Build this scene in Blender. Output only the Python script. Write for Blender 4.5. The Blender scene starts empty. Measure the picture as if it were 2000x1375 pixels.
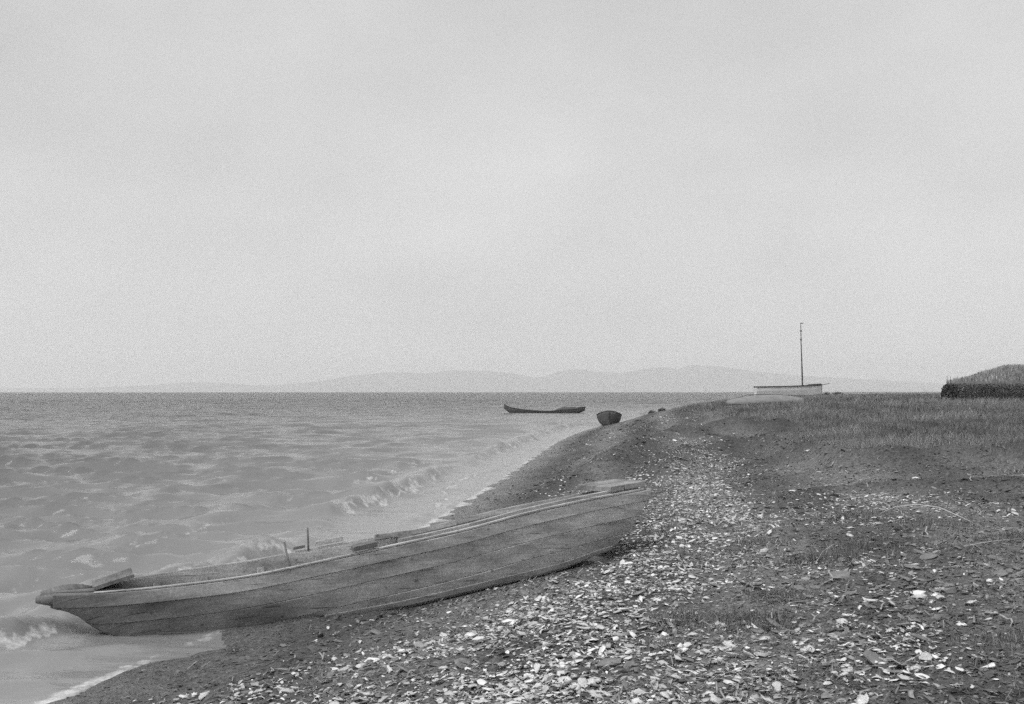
import bpy, bmesh, math, random
import numpy as np
from mathutils import Vector

# ------------------------------------------------------------------ camera, light, exposure
scene = bpy.context.scene
COL = scene.collection
rng = np.random.default_rng(11)
random.seed(11)

EYE = 2.3                                   # metres above the water
cam_data = bpy.data.cameras.new('camera')
cam_data.sensor_width = 36.0
cam_data.lens = 36.0
cam_data.shift_y = 77.0 / 2000.0            # rising front of the plate camera
cam_data.clip_start = 0.1
cam_data.clip_end = 90000.0
camera = bpy.data.objects.new('camera', cam_data)
camera.location = (0, 0, EYE)
camera.rotation_euler = (math.radians(90), 0, 0)
COL.objects.link(camera)
scene.camera = camera

SUN_EL, SUN_AZ = 60.0, -132.0                # azimuth from +Y, negative = left
world = bpy.data.worlds.new('World')
scene.world = world
world.use_nodes = True
wn, wl = world.node_tree.nodes, world.node_tree.links
wn.clear()
w_out = wn.new('ShaderNodeOutputWorld')
w_bg = wn.new('ShaderNodeBackground')
sky = wn.new('ShaderNodeTexSky')
sky.sky_type = 'NISHITA'
sky.sun_disc = False
sky.sun_elevation = math.radians(SUN_EL)
sky.sun_rotation = math.radians(SUN_AZ)
sky.dust_density = 3.0
bw = wn.new('ShaderNodeRGBToBW')
tc = wn.new('ShaderNodeTexCoord')
mp = wn.new('ShaderNodeMapping')
mp.inputs['Scale'].default_value = (1.0, 1.0, 1.7)
cl = wn.new('ShaderNodeTexNoise')
cl.inputs['Scale'].default_value = 3.6
cl.inputs['Detail'].default_value = 4.0
cl.inputs['Roughness'].default_value = 0.5
cr = wn.new('ShaderNodeMapRange')
cr.inputs['From Min'].default_value = 0.30
cr.inputs['From Max'].default_value = 0.70
cr.inputs['To Min'].default_value = 7.7
cr.inputs['To Max'].default_value = 9.4
mix = wn.new('ShaderNodeMix')
mix.data_type = 'FLOAT'
mix.inputs[0].default_value = 0.80          # thin cloud veil over the blue sky (a plate sees grey)
wl.new(sky.outputs[0], bw.inputs[0])
wl.new(tc.outputs['Generated'], mp.inputs['Vector'])
wl.new(mp.outputs[0], cl.inputs['Vector'])
wl.new(cl.outputs['Fac'], cr.inputs['Value'])
wl.new(bw.outputs[0], mix.inputs[2])
sep = wn.new('ShaderNodeSeparateXYZ')          # the veil thins out towards the zenith
wl.new(tc.outputs['Generated'], sep.inputs[0])
thin = wn.new('ShaderNodeMapRange')
thin.inputs['From Min'].default_value = 0.10
thin.inputs['From Max'].default_value = 0.65
thin.inputs['To Min'].default_value = 1.06
thin.inputs['To Max'].default_value = 0.62
veil = wn.new('ShaderNodeMath'); veil.operation = 'MULTIPLY'
wl.new(sep.outputs['Z'], thin.inputs['Value'])
wl.new(cr.outputs[0], veil.inputs[0])
wl.new(thin.outputs[0], veil.inputs[1])
wl.new(veil.outputs[0], mix.inputs[3])
wl.new(mix.outputs[0], w_bg.inputs['Color'])
w_bg.inputs['Strength'].default_value = 0.1
wl.new(w_bg.outputs[0], w_out.inputs['Surface'])

sun_data = bpy.data.lights.new('sun', 'SUN')
sun_data.energy = 2.2
sun_data.angle = math.radians(34)
sun_data.color = (1.0, 1.0, 1.0)            # the plate is monochrome
sun = bpy.data.objects.new('sun', sun_data)
_el, _az = math.radians(SUN_EL), math.radians(SUN_AZ)
to_sun = Vector((math.sin(_az) * math.cos(_el), math.cos(_az) * math.cos(_el), math.sin(_el)))
sun.rotation_euler = to_sun.to_track_quat('Z', 'Y').to_euler()
sun.location = (-20, 20, 40)
COL.objects.link(sun)

scene.view_settings.view_transform = 'Standard'
scene.view_settings.look = 'None'
scene.view_settings.exposure = 0.0
scene.view_settings.gamma = 1.0
scene.view_settings.use_curve_mapping = False
scene.render.engine = 'CYCLES'
scene.cycles.volume_bounces = 2
scene.cycles.max_bounces = 6
scene.cycles.use_denoising = False
scene.cycles.use_adaptive_sampling = True
scene.cycles.adaptive_threshold = 0.05
scene.cycles.adaptive_min_samples = 20

# ------------------------------------------------------------------ helpers
def link(name, me, mat=None, parent=None, **props):
    o = bpy.data.objects.new(name, me)
    if mat is not None and me is not None and len(me.materials) == 0:
        me.materials.append(mat)
    COL.objects.link(o)
    if parent is not None:
        o.parent = parent
    for k, v in props.items():
        o[k] = v
    return o

def np_mesh(name, verts, faces, smooth=True):
    """faces: integer array (n, 3) or (n, 4), or a list of such arrays"""
    me = bpy.data.meshes.new(name)
    verts = np.asarray(verts, dtype=np.float32).reshape(-1, 3)
    fl = faces if isinstance(faces, list) else [faces]
    fl = [np.asarray(f, dtype=np.int32) for f in fl if len(f)]
    idx = np.concatenate([f.ravel() for f in fl])
    tot = np.concatenate([np.full(len(f), f.shape[1], dtype=np.int32) for f in fl])
    st = np.concatenate([[0], np.cumsum(tot)[:-1]]).astype(np.int32)
    me.vertices.add(len(verts))
    me.vertices.foreach_set('co', verts.ravel())
    me.loops.add(len(idx))
    me.loops.foreach_set('vertex_index', idx)
    me.polygons.add(len(tot))
    me.polygons.foreach_set('loop_start', st)
    me.polygons.foreach_set('loop_total', tot)
    me.polygons.foreach_set('use_smooth', np.full(len(tot), smooth, dtype=bool))
    me.update(calc_edges=True)
    me.validate()
    return me

def attr(me, name, values):
    a = me.attributes.new(name, 'FLOAT', 'POINT')
    a.data.foreach_set('value', np.asarray(values, dtype=np.float32))

class MB:
    """collects simple shapes into one mesh"""
    def __init__(s):
        s.v, s.f, s.uv = [], [], []
    def add(s, verts, faces):
        b = len(s.v)
        s.v += [tuple(map(float, p)) for p in verts]
        s.f += [tuple(b + i for i in f) for f in faces]
    def loft(s, rings, closed=True, caps=True):
        b = len(s.v); m = len(rings[0])
        for r in rings:
            s.v += [tuple(map(float, p)) for p in r]
        for i in range(len(rings) - 1):
            for j in range(m if closed else m - 1):
                k = (j + 1) % m
                s.f.append((b + i*m + j, b + i*m + k, b + (i+1)*m + k, b + (i+1)*m + j))
        if caps and closed:
            s.f.append(tuple(b + j for j in reversed(range(m))))
            e = b + (len(rings) - 1) * m
            s.f.append(tuple(e + j for j in range(m)))
    def tube(s, pts, radii, n=8):
        pts = [Vector(p) for p in pts]
        if not hasattr(radii, '__len__'):
            radii = [radii] * len(pts)
        rings = []
        for i, p in enumerate(pts):
            d = (pts[min(i+1, len(pts)-1)] - pts[max(i-1, 0)]).normalized()
            a = d.cross(Vector((0, 0, 1)))
            if a.length < 1e-3:
                a = d.cross(Vector((1, 0, 0)))
            a.normalize(); c = d.cross(a)
            rings.append([p + (a*math.cos(t) + c*math.sin(t)) * radii[i] for t in [2*math.pi*k/n for k in range(n)]])
        s.loft(rings)
    def build(s, name, mat=None, parent=None, smooth=False, bevel=0.0, **props):
        me = bpy.data.meshes.new(name)
        me.from_pydata(s.v, [], s.f)
        bm = bmesh.new(); bm.from_mesh(me)
        bmesh.ops.recalc_face_normals(bm, faces=bm.faces)
        if bevel:
            es = [e for e in bm.edges if len(e.link_faces) == 2 and e.calc_face_angle(0) > 0.6]
            bmesh.ops.bevel(bm, geom=es, offset=bevel, segments=1, affect='EDGES', clamp_overlap=True)
        for f in bm.faces:
            f.smooth = smooth
        bm.to_mesh(me); bm.free()
        return link(name, me, mat, parent, **props)

def _hash(ix, iy, seed):
    h = (ix.astype(np.int64) * 374761393 + iy.astype(np.int64) * 668265263 + seed * 974634777) & 0xffffffff
    h = ((h ^ (h >> 13)) * 1274126177) & 0xffffffff
    h = (h ^ (h >> 16)) & 0xffffffff
    return h.astype(np.float64) / 0xffffffff

def vnoise(x, y, seed=0):
    x = np.asarray(x, float); y = np.asarray(y, float)
    ix, iy = np.floor(x), np.floor(y)
    fx, fy = x - ix, y - iy
    ux = fx*fx*fx*(fx*(fx*6-15)+10); uy = fy*fy*fy*(fy*(fy*6-15)+10)
    a, b = _hash(ix, iy, seed), _hash(ix+1, iy, seed)
    c, d = _hash(ix, iy+1, seed), _hash(ix+1, iy+1, seed)
    return (a*(1-ux)+b*ux)*(1-uy) + (c*(1-ux)+d*ux)*uy      # 0..1

def fbm(x, y, seed=0, octaves=4, gain=0.5):
    t, a, n = 0.0, 1.0, 0.0
    for k in range(octaves):
        t = t + a * vnoise(x*2**k + 17.3*k, y*2**k - 9.1*k, seed + k)
        n += a; a *= gain
    return t / n

def sstep(a, b, x):
    t = np.clip((np.asarray(x, float) - a) / (b - a), 0, 1)
    return t*t*(3-2*t)

def smooth_interp(x, xp, fp):
    """monotone-ish smooth interpolation (Catmull-Rom on a table)"""
    xp = np.asarray(xp, float); fp = np.asarray(fp, float)
    x = np.asarray(x, float)
    m = np.gradient(fp, xp)
    i = np.clip(np.searchsorted(xp, x) - 1, 0, len(xp) - 2)
    h = xp[i+1] - xp[i]
    t = np.clip((x - xp[i]) / h, 0, 1)
    return ((2*t**3-3*t**2+1)*fp[i] + (t**3-2*t**2+t)*h*m[i] + (-2*t**3+3*t**2)*fp[i+1] + (t**3-t**2)*h*m[i+1])

# ------------------------------------------------------------------ materials
def new_mat(name):
    m = bpy.data.materials.new(name)
    m.use_nodes = True
    nt = m.node_tree
    b = nt.nodes['Principled BSDF']
    return m, nt, b

def nd(nt, kind, **inp):
    n = nt.nodes.new(kind)
    for k, v in inp.items():
        n.inputs[k].default_value = v
    return n

def gray(v):
    return (v, v, v, 1)

def ramp(nt, src, a, b, lo, hi):
    r = nd(nt, 'ShaderNodeMapRange')
    r.inputs['From Min'].default_value = a; r.inputs['From Max'].default_value = b
    r.inputs['To Min'].default_value = lo; r.inputs['To Max'].default_value = hi
    nt.links.new(src, r.inputs['Value'])
    return r.outputs[0]

def math_n(nt, op, a, b=None):
    n = nt.nodes.new('ShaderNodeMath'); n.operation = op
    for i, v in enumerate((a, b)):
        if v is None:
            continue
        if isinstance(v, (int, float)):
            n.inputs[i].default_value = v
        else:
            nt.links.new(v, n.inputs[i])
    return n.outputs[0]

def mixf(nt, fac, a, b):
    n = nt.nodes.new('ShaderNodeMix'); n.data_type = 'FLOAT'
    for i, v in ((0, fac), (2, a), (3, b)):
        if isinstance(v, (int, float)):
            n.inputs[i].default_value = v
        else:
            nt.links.new(v, n.inputs[i])
    return n.outputs[0]

def bump(nt, b, height, strength=0.5, dist=0.01):
    n = nd(nt, 'ShaderNodeBump', Strength=strength, Distance=dist)
    nt.links.new(height, n.inputs['Height'])
    nt.links.new(n.outputs[0], b.inputs['Normal'])

def simple_mat(name, lo, hi, scale=8.0, rough=0.85, bstr=0.4, bdist=0.01, attrib=None, stretch=None):
    m, nt, b = new_mat(name)
    tcn = nt.nodes.new('ShaderNodeTexCoord')
    n = nd(nt, 'ShaderNodeTexNoise', Scale=scale, Detail=6.0, Roughness=0.65)
    src = tcn.outputs['Object']
    if stretch:
        mpn = nt.nodes.new('ShaderNodeMapping'); mpn.inputs['Scale'].default_value = stretch
        nt.links.new(src, mpn.inputs['Vector']); src = mpn.outputs[0]
    nt.links.new(src, n.inputs['Vector'])
    c = ramp(nt, n.outputs['Fac'], 0.3, 0.7, lo, hi)
    if attrib:
        an = nt.nodes.new('ShaderNodeAttribute'); an.attribute_name = attrib
        c = math_n(nt, 'MULTIPLY', c, an.outputs['Fac'])
    nt.links.new(c, b.inputs['Base Color'])
    b.inputs['Roughness'].default_value = rough
    if bstr:
        bump(nt, b, n.outputs['Fac'], bstr, bdist)
    return m

def wood_mat(name, lo, hi, tar=False):
    """grain along the UV u axis (metres)"""
    m, nt, b = new_mat(name)
    uv = nt.nodes.new('ShaderNodeUVMap')
    mpn = nt.nodes.new('ShaderNodeMapping'); mpn.inputs['Scale'].default_value = (2.2, 55.0, 1.0)
    nt.links.new(uv.outputs[0], mpn.inputs['Vector'])
    g = nd(nt, 'ShaderNodeTexNoise', Scale=1.0, Detail=6.0, Roughness=0.7)
    nt.links.new(mpn.outputs[0], g.inputs['Vector'])
    mp2 = nt.nodes.new('ShaderNodeMapping'); mp2.inputs['Scale'].default_value = (1.6, 5.0, 1.0)
    nt.links.new(uv.outputs[0], mp2.inputs['Vector'])
    s = nd(nt, 'ShaderNodeTexNoise', Scale=1.0, Detail=5.0, Roughness=0.6)
    nt.links.new(mp2.outputs[0], s.inputs['Vector'])
    c = ramp(nt, g.outputs['Fac'], 0.3, 0.7, lo, hi)
    st = ramp(nt, s.outputs['Fac'], 0.3, 0.72, 0.52, 1.38)
    c = math_n(nt, 'MULTIPLY', c, st)
    tco = nt.nodes.new('ShaderNodeTexCoord')
    sc_ = nd(nt, 'ShaderNodeTexNoise', Scale=38.0, Detail=5.0, Roughness=0.8)
    nt.links.new(tco.outputs['Object'], sc_.inputs['Vector'])
    c = math_n(nt, 'MULTIPLY', c, ramp(nt, sc_.outputs['Fac'], 0.3, 0.7, 0.72, 1.28))
    vr = nd(nt, 'ShaderNodeTexVoronoi', Scale=7.0)          # rust spots round old nails
    nt.links.new(tco.outputs['Object'], vr.inputs['Vector'])
    c = math_n(nt, 'MULTIPLY', c, ramp(nt, vr.outputs['Distance'], 0.05, 0.16, 0.55, 1.0))
    # cracks and knots: thin dark streaks
    mp3 = nt.nodes.new('ShaderNodeMapping'); mp3.inputs['Scale'].default_value = (1.1, 24.0, 1.0)
    nt.links.new(uv.outputs[0], mp3.inputs['Vector'])
    k = nd(nt, 'ShaderNodeTexNoise', Scale=1.7, Detail=3.0, Roughness=0.5)
    nt.links.new(mp3.outputs[0], k.inputs['Vector'])
    kk = ramp(nt, k.outputs['Fac'], 0.30, 0.38, 0.45, 1.0)
    c = math_n(nt, 'MULTIPLY', c, kk)
    ob = nt.nodes.new('ShaderNodeObjectInfo')
    c = math_n(nt, 'MULTIPLY', c, ramp(nt, ob.outputs['Random'], 0, 1, 0.88, 1.12))
    if tar:
        an = nt.nodes.new('ShaderNodeAttribute'); an.attribute_name = 'tar'
        c = mixf(nt, an.outputs['Fac'], c, math_n(nt, 'MULTIPLY', c, 0.42))
    nt.links.new(c, b.inputs['Base Color'])
    b.inputs['Roughness'].default_value = 0.8
    b.inputs['Specular IOR Level'].default_value = 0.3
    hh = math_n(nt, 'ADD', g.outputs['Fac'], math_n(nt, 'MULTIPLY', kk, 0.6))
    bump(nt, b, hh, 0.5, 0.004)
    return m

# ------------------------------------------------------------------ the lie of the land
SH_Y = [-60, -20, 0, 7.5, 8.4, 9.7, 13, 18, 21.4, 29.7, 38, 49.5, 58, 65.7, 76.7, 95, 120, 150, 200, 300, 500, 1000]
SH_X = [6, -1.5, -3.3, -3.42, -3.2, -2.8, -2.1, -1.35, -0.9, 0.1, 1.05, 2.5, 3.9, 5.4, 8.4, 13, 22, 42, 95, 230, 560, 1500]
def shore_x(y):
    return smooth_interp(np.clip(y, -60, 1000), SH_Y, SH_X)

def shore_s(x, y):
    """signed distance inland from the waterline (approximate)"""
    x = np.asarray(x, float); y = np.asarray(y, float)
    sx = shore_x(y)
    slope = (shore_x(y + 0.5) - shore_x(y - 0.5))
    return (x - sx) / np.sqrt(1 + slope**2)

P0_S = [-400, -60, -12, -3, -1, 0, 1, 2.6, 3.6, 5, 8, 12, 16, 22, 30, 60, 400]
P0_Z = [-8, -4, -1.1, -0.34, -0.10, 0, 0.07, 0.30, 0.48, 0.62, 0.85, 1.10, 1.30, 1.60, 1.80, 1.84, 1.9]
P1_S = [-400, -60, -12, -3, -1, 0, 2, 4, 6, 10, 16, 40, 400]
P1_Z = [-8, -4, -1.1, -0.34, -0.1, 0, 0.45, 0.92, 1.25, 1.60, 1.78, 1.84, 1.9]

# berm ridges cut by old tides (world polylines)
def ridge_dark(x, y):  # wrack on the ridges plus the shade of their faces, put into the colour
    r_ = np.zeros(np.shape(x))
    for pts, hgt, wid in RIDGES:
        r_ = np.maximum(r_, np.exp(-(seg_dist(x, y, pts)/wid)**2)*(0.45+0.55*vnoise(np.asarray(x)*0.9, np.asarray(y)*0.9, 9)))
    return r_
RIDGES = [([(2.2, 24), (3.4, 29), (5.3, 34.5), (8, 38), (9.6, 36)], 0.38, 0.6),
          ([(3.0, 21), (4.2, 25), (5.6, 27.2), (6.6, 26.4), (6.4, 22.8), (6.6, 20.2), (7.9, 19.4), (9.6, 18.2), (12, 17.0)], 0.34, 0.55),
          ([(0.8, 21), (1.8, 25), (3.0, 31), (4.6, 38), (6.6, 47)], 0.16, 0.5),
          ([(4.0, 14.6), (4.8, 15.6), (6.2, 15.6), (8, 14.6)], 0.13, 0.45)]

def seg_dist(x, y, pts):
    d = np.full(np.shape(x), 1e9)
    for (ax, ay), (bx, by) in zip(pts[:-1], pts[1:]):
        vx, vy = bx-ax, by-ay
        t = np.clip(((x-ax)*vx + (y-ay)*vy) / (vx*vx+vy*vy), 0, 1)
        d = np.minimum(d, np.hypot(x-ax-t*vx, y-ay-t*vy))
    return d

# --- main boat lines (local l = metres from the bow end, w = away from the camera)
BA = np.array([-4.34, 9.69]); BU = np.array([0.921, 0.389]); BN = np.array([-0.389, 0.921])
ROLL = 0.055
_zs = ([0, .5, 1.16, 1.77, 2.56, 3.18, 4.0, 4.64, 5.56, 6.4], [.40, .40, .432, .478, .590, .685, .812, .935, 1.07, 1.165])
_zc = ([0, .1, .2, .33, .5, .67, .95, 1.6, 3, 4.7, 6.4], [.27, .24, .195, .085, -.01, -.06, -.09, -.095, .005, .235, .47])
_hc = ([0, .33, .67, 1.2, 2.5, 4, 5.3, 6.4], [.10, .17, .26, .34, .39, .385, .33, .25])
_hs = ([0, .5, 1.2, 2.5, 4, 5.3, 6.4], [.13, .28, .42, .48, .48, .42, .33])
zs = lambda l: smooth_interp(l, *_zs)
zc = lambda l: smooth_interp(l, *_zc)
hc = lambda l: smooth_interp(l, *_hc)
hs = lambda l: smooth_interp(l, *_hs)
BL = 6.28

def boat_pt(l, w, z):
    p = BA + BU*l + BN*w
    return (p[0], p[1], z - ROLL*w)

# the near side carries a raised strake aft, the far side does not
FAR_L = [0, .6, 1.5, 2.6, 3.2, 3.7, 5.5, 6.4]; FAR_Z = [0, .02, .03, .005, -.015, -.055, -.06, -.04]
def side_pt(l, f, side, off=0.0):
    """point on the side of the boat: f=0 sheer, f=1 chine, off = outward"""
    a = np.array([float(hs(l)), float(zs(l)) + (float(np.interp(l, FAR_L, FAR_Z)) if side > 0 else 0.0)]); b = np.array([float(hc(l)), float(zc(l))])
    d = b - a; n = np.array([-d[1], d[0]]) / max(1e-6, np.hypot(*d))
    p = a + d*f + n*(off + 0.03*math.sin(math.pi*min(max(f, 0), 1)))
    ll = l - 0.50 * f**1.6 * float(sstep(4.9, 6.4, l))
    return boat_pt(ll, side*p[0], p[1])

def height(x, y):
    x = np.asarray(x, float); y = np.asarray(y, float)
    s = shore_s(x, y)
    wob = (fbm(x*0.35, y*0.35, 5, 3) - 0.5)
    s2 = s + wob * 0.9 * sstep(0.3, 3, np.abs(s))
    far = sstep(28, 66, y)
    z = smooth_interp(s2, P0_S, P0_Z)*(1-far) + smooth_interp(s2, P1_S, P1_Z)*far
    land = sstep(0.2, 2.0, s)
    z = z + land*((fbm(x*0.55, y*0.55, 21, 4)-0.5)*0.16 + (fbm(x*2.6, y*2.6, 33, 3)-0.5)*0.07) + (fbm(x*3, y*3, 40, 2)-0.5)*(0.006+0.014*sstep(.3, 1.5, np.abs(s)))
    for pts, hgt, wid in RIDGES:
        d = seg_dist(x, y, pts)
        z = z + hgt*np.exp(-(d/wid)**2)*(0.7+0.6*vnoise(x*1.2, y*1.2, 8))
    # the boat has settled into the beach
    px, py = x - BA[0], y - BA[1]
    l = px*BU[0] + py*BU[1]; w = px*BN[0] + py*BN[1]
    lc = np.clip(l, 0.0, 6.2)
    outside = np.maximum(np.abs(w) - hc(lc), 0) + np.maximum(l - 5.72, 0)*2.0 + np.maximum(-l, 0)
    bottom = zc(lc) - ROLL*w
    near = 1 - sstep(0.02, 0.5, outside)
    wide = 1 - sstep(0.02, 1.3, outside)
    d_ = np.where(l > 1.45, np.maximum(bottom - 0.02, 0.055*sstep(1.45, 2.0, l)*sstep(-.2, .3, s)), bottom - 0.02) - z
    z = z + np.where(d_ < 0, d_*wide, d_*near*sstep(1.9, 2.8, l)*0.9)
    return z

def fan_grid(rads, angs):
    R, A = np.meshgrid(rads, angs, indexing='ij')
    X = R*np.sin(A); Y = R*np.cos(A)
    n, m = R.shape
    i = np.arange(n*m).reshape(n, m)
    q = np.stack([i[:-1, :-1], i[:-1, 1:], i[1:, 1:], i[1:, :-1]], -1).reshape(-1, 4)
    return X.ravel(), Y.ravel(), q

def steps(r0, r1, rule):
    out = [r0]
    while out[-1] < r1:
        out.append(out[-1] + rule(out[-1]))
    return np.array(out)

D2R = math.pi/180
# grass cover: distance inland at which the grass begins, by distance along the beach
def grass_cover(x, y):
    s = shore_s(x, y)
    sg = np.interp(y, [8, 12, 16, 21, 25, 43, 60, 75, 95, 140], [13, 11, 9.7, 8.6, 8.0, 7.2, 4.6, 3.0, 2.2, 2.0])
    n = (fbm(np.asarray(x)*0.5, np.asarray(y)*0.3, 61, 3)-0.5)*3.0
    return sstep(-1.2, 2.2, s - sg + n)

def wrack_tone(x, y):
    """dark bands of old wrack parallel to the water"""
    s = shore_s(x, y)
    b = np.sin(s*2.6 + 3.2*fbm(x*0.25, y*0.25, 71, 3))
    return 0.5 + 0.5*b

# ground ---------------------------------------------------------------
rads = steps(2.2, 7000, lambda r: 0.009*r if r < 70 else (0.02*r if r < 400 else 0.08*r))
angs = np.concatenate([np.linspace(-80, -31, 40, endpoint=False), np.linspace(-31, 31, 360), np.linspace(31, 80, 41)[1:]])*D2R
gx, gy, gq = fan_grid(rads, angs)
gz = height(gx, gy) - (gx**2+gy**2)/(2*6.371e6)
me = np_mesh('ground', np.stack([gx, gy, gz], 1), gq)
s_g = shore_s(gx, gy)
attr(me, 'wet', 1 - sstep(0.15, 1.5, s_g + (fbm(gx*1.4, gy*1.4, 3, 3)-0.5)*1.2))
attr(me, 'turf', grass_cover(gx, gy))
rdark = ridge_dark(gx, gy)
attr(me, 'weed_shade', (wrack_tone(gx, gy)*0.5 + 0.5*fbm(gx*1.3, gy*1.3, 77, 4))*(1-0.8*rdark))  # wrack bands, and painted shade along the ridges
# shell litter cover, as a map of the strand line
SB_Y = [4, 6, 7, 8, 10, 13, 17, 22, 30, 45]
SB_S = [3.4, 3.2, 3.1, 3.3, 3.9, 4.35, 4.6, 4.8, 5.0, 5.0]
SB_W = [1.9, 1.7, 1.5, 1.15, .85, .75, .7, .8, 1.2, 1.6]
PATCHES = [(1.8, 12.0, .55, 1.5), (1.75, 10.6, .75, 1.2), (2.2, 12.3, .8, 1.3), (2.7, 14.0, .8, 1.2), (3.0, 16.5, .9, 1.0), (3.2, 19.5, 1.0, .8), (3.0, 9.6, .55, .5), (3.0, 8.0, .6, .4), (2.4, 6.5, .7, .45), (4.6, 13.6, 1.3, .6), (3.2, 6.0, .5, .25), (2.0, 9.0, .5, .6),
           (1.9, 20.5, .9, 1.6), (2.9, 6.9, .5, .4)]
def shell_cover(x, y):
    s = shore_s(x, y)
    c = np.exp(-((s-np.interp(y, SB_Y, SB_S))/np.interp(y, SB_Y, SB_W))**2)
    c = c * np.interp(y, [5, 12, 18, 25, 40, 70], [1, 1.1, 1.2, .8, .3, .1])
    for px, py, r, a in PATCHES:
        c = np.maximum(c, a*np.exp(-((x-px)**2+(y-py)**2/1.6)/r**2))
    c = c*(1-.8*ridge_dark(x, y))
    c = np.maximum(c, 0.07*sstep(0.8, 2.0, s)*(1-sstep(6, 9, s)))
    c = c*(1-.65*sstep(1.6, 3.0, np.asarray(x))*(1-sstep(8, 9.5, np.asarray(y))))
    n = fbm(np.asarray(x)*1.5, np.asarray(y)*1.1, 91, 4)
    return np.clip(c*np.clip((n-0.22)*3.3, 0.08, 1.6), 0, 1)
attr(me, 'shelly', shell_cover(gx, gy))

m, nt, b = new_mat('beach')
tcn = nt.nodes.new('ShaderNodeTexCoord')
n1 = nd(nt, 'ShaderNodeTexNoise', Scale=9.0, Detail=8.0, Roughness=0.75)
n2 = nd(nt, 'ShaderNodeTexVoronoi', Scale=34.0)
n3 = nd(nt, 'ShaderNodeTexVoronoi', Scale=16.0)
for n in (n1, n2, n3):
    nt.links.new(tcn.outputs['Object'], n.inputs['Vector'])
def att(nt, name):
    a = nt.nodes.new('ShaderNodeAttribute'); a.attribute_name = name
    return a.outputs['Fac']
c = ramp(nt, n1.outputs['Fac'], 0.3, 0.7, 0.10, 0.235)
c = math_n(nt, 'MULTIPLY', c, ramp(nt, n2.outputs['Color'], 0, 1, 0.6, 1.35))
c = math_n(nt, 'MULTIPLY', c, ramp(nt, att(nt, 'weed_shade'), 0.1, 0.8, 0.45, 1.25))
# far speckle of shells too small to pick apart
sp = math_n(nt, 'GREATER_THAN', n3.outputs['Color'], math_n(nt, 'SUBTRACT', 0.97, math_n(nt, 'MULTIPLY', att(nt, 'shelly'), 0.55)))
sp = math_n(nt, 'MULTIPLY', sp, ramp(nt, n3.outputs['Distance'], 0.30, 0.42, 1, 0))
c = mixf(nt, sp, c, 0.7)
c = mixf(nt, att(nt, 'turf'), c, math_n(nt, 'MULTIPLY', c, 0.8))
c = mixf(nt, att(nt, 'wet'), c, math_n(nt, 'MULTIPLY', c, 0.75))
nt.links.new(c, b.inputs['Base Color'])
nt.links.new(mixf(nt, att(nt, 'wet'), 0.9, 0.32), b.inputs['Roughness'])
b.inputs['Specular IOR Level'].default_value = 0.3
bump(nt, b, math_n(nt, 'ADD', n1.outputs['Fac'], math_n(nt, 'MULTIPLY', n2.outputs['Distance'], 0.5)), 0.8, 0.04)
link('ground', me, m, kind='structure')

# water -----------------------------------------------------------------
rads = steps(3.0, 6500, lambda r: 0.0095*r if r < 120 else (1.02 if r < 320 else 0.02*r))
angs = np.concatenate([np.linspace(-75, -31, 50, endpoint=False), np.linspace(-31, 31, 500), np.linspace(31, 75, 51)[1:]])*D2R
wx, wy, wq = fan_grid(rads, angs)
wr = np.hypot(wx, wy)
dr = np.where(wr < 120, 0.0095*wr, np.where(wr < 320, 1.02, 0.02*wr))
s_w = shore_s(wx, wy)
depth_f = sstep(0.2, -9, s_w)                   # waves shrink over the shallows
depth_f = 0.10 + 0.90*sstep(0.4, 4.0, -s_w)
z = np.zeros_like(wx)
r2 = np.random.default_rng(5)
WIND = math.radians(-112)                       # travel direction: towards the viewer and the shore
wl_list = np.concatenate([np.exp(r2.uniform(math.log(0.35), math.log(4.5), 55)), np.exp(r2.uniform(math.log(0.6), math.log(1.9), 60))])
hx = np.zeros_like(wx); hy = np.zeros_like(wx)
for lam in wl_list:
    a = WIND + r2.normal(0, 0.30 if lam < 0.9 else 0.20) + math.radians(18)
    kx, ky = math.cos(a)*2*math.pi/lam, math.sin(a)*2*math.pi/lam
    amp = 0.0083*lam**0.66 * (1.3 if 0.5 < lam < 1.9 else 0.6)
    fade = sstep(1.6, 3.2, lam/dr)
    ph = kx*wx + ky*wy + r2.uniform(0, 6.283)
    z += amp*fade*(np.cos(ph)+0.22*np.sin(2*ph))     # steeper on the lee side
    hx -= 0.65*amp*fade*math.cos(a)*np.sin(ph); hy -= 0.65*amp*fade*math.sin(a)*np.sin(ph)
gust = 0.65 + 0.7*fbm(wx*0.06, wy*0.03, 101, 3)
# near-shore breakers: steep little ridges parallel to the waterline
foam = np.zeros_like(wx)
br = np.zeros_like(wx)
along = wy + 0.4*wx
for k, (s0, hgt, wid) in enumerate([(-1.7, 0.26, 0.40), (-3.8, 0.11, 0.55), (-6.4, 0.09, 0.8), (-0.6, 0.04, 0.16)]):
    amp = 0.25+0.75*sstep(0.28, 0.60, fbm(along*0.20 + 7*k, s_w*0.08, 120+k, 2))
    if k == 0:
        amp = np.maximum(amp, 1.1*np.exp(-((along-12.2)/1.5)**2))
    off = s0 + (fbm(along*0.16, along*0+k, 130+k, 2)-0.5)*1.2 + (vnoise(along*0.7, along*0, 140+k)-0.5)*0.16
    t = (s_w - off)/wid
    prof = np.where(t > 0, np.exp(-(t*1.9)**2), np.exp(-(t*0.75)**2))
    br += hgt*amp*prof
    front = np.exp(-((t-0.55)/0.55)**2)*amp
    tex = 0.6*fbm(s_w*5.5, along*1.3, 150+k, 4)+0.4*fbm(wx*5, wy*5, 155+k, 3)
    foam = np.maximum(foam, front*sstep(0.42, 0.62, tex)*(1.0, 0.7, 0.0, 0.8)[k])
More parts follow.
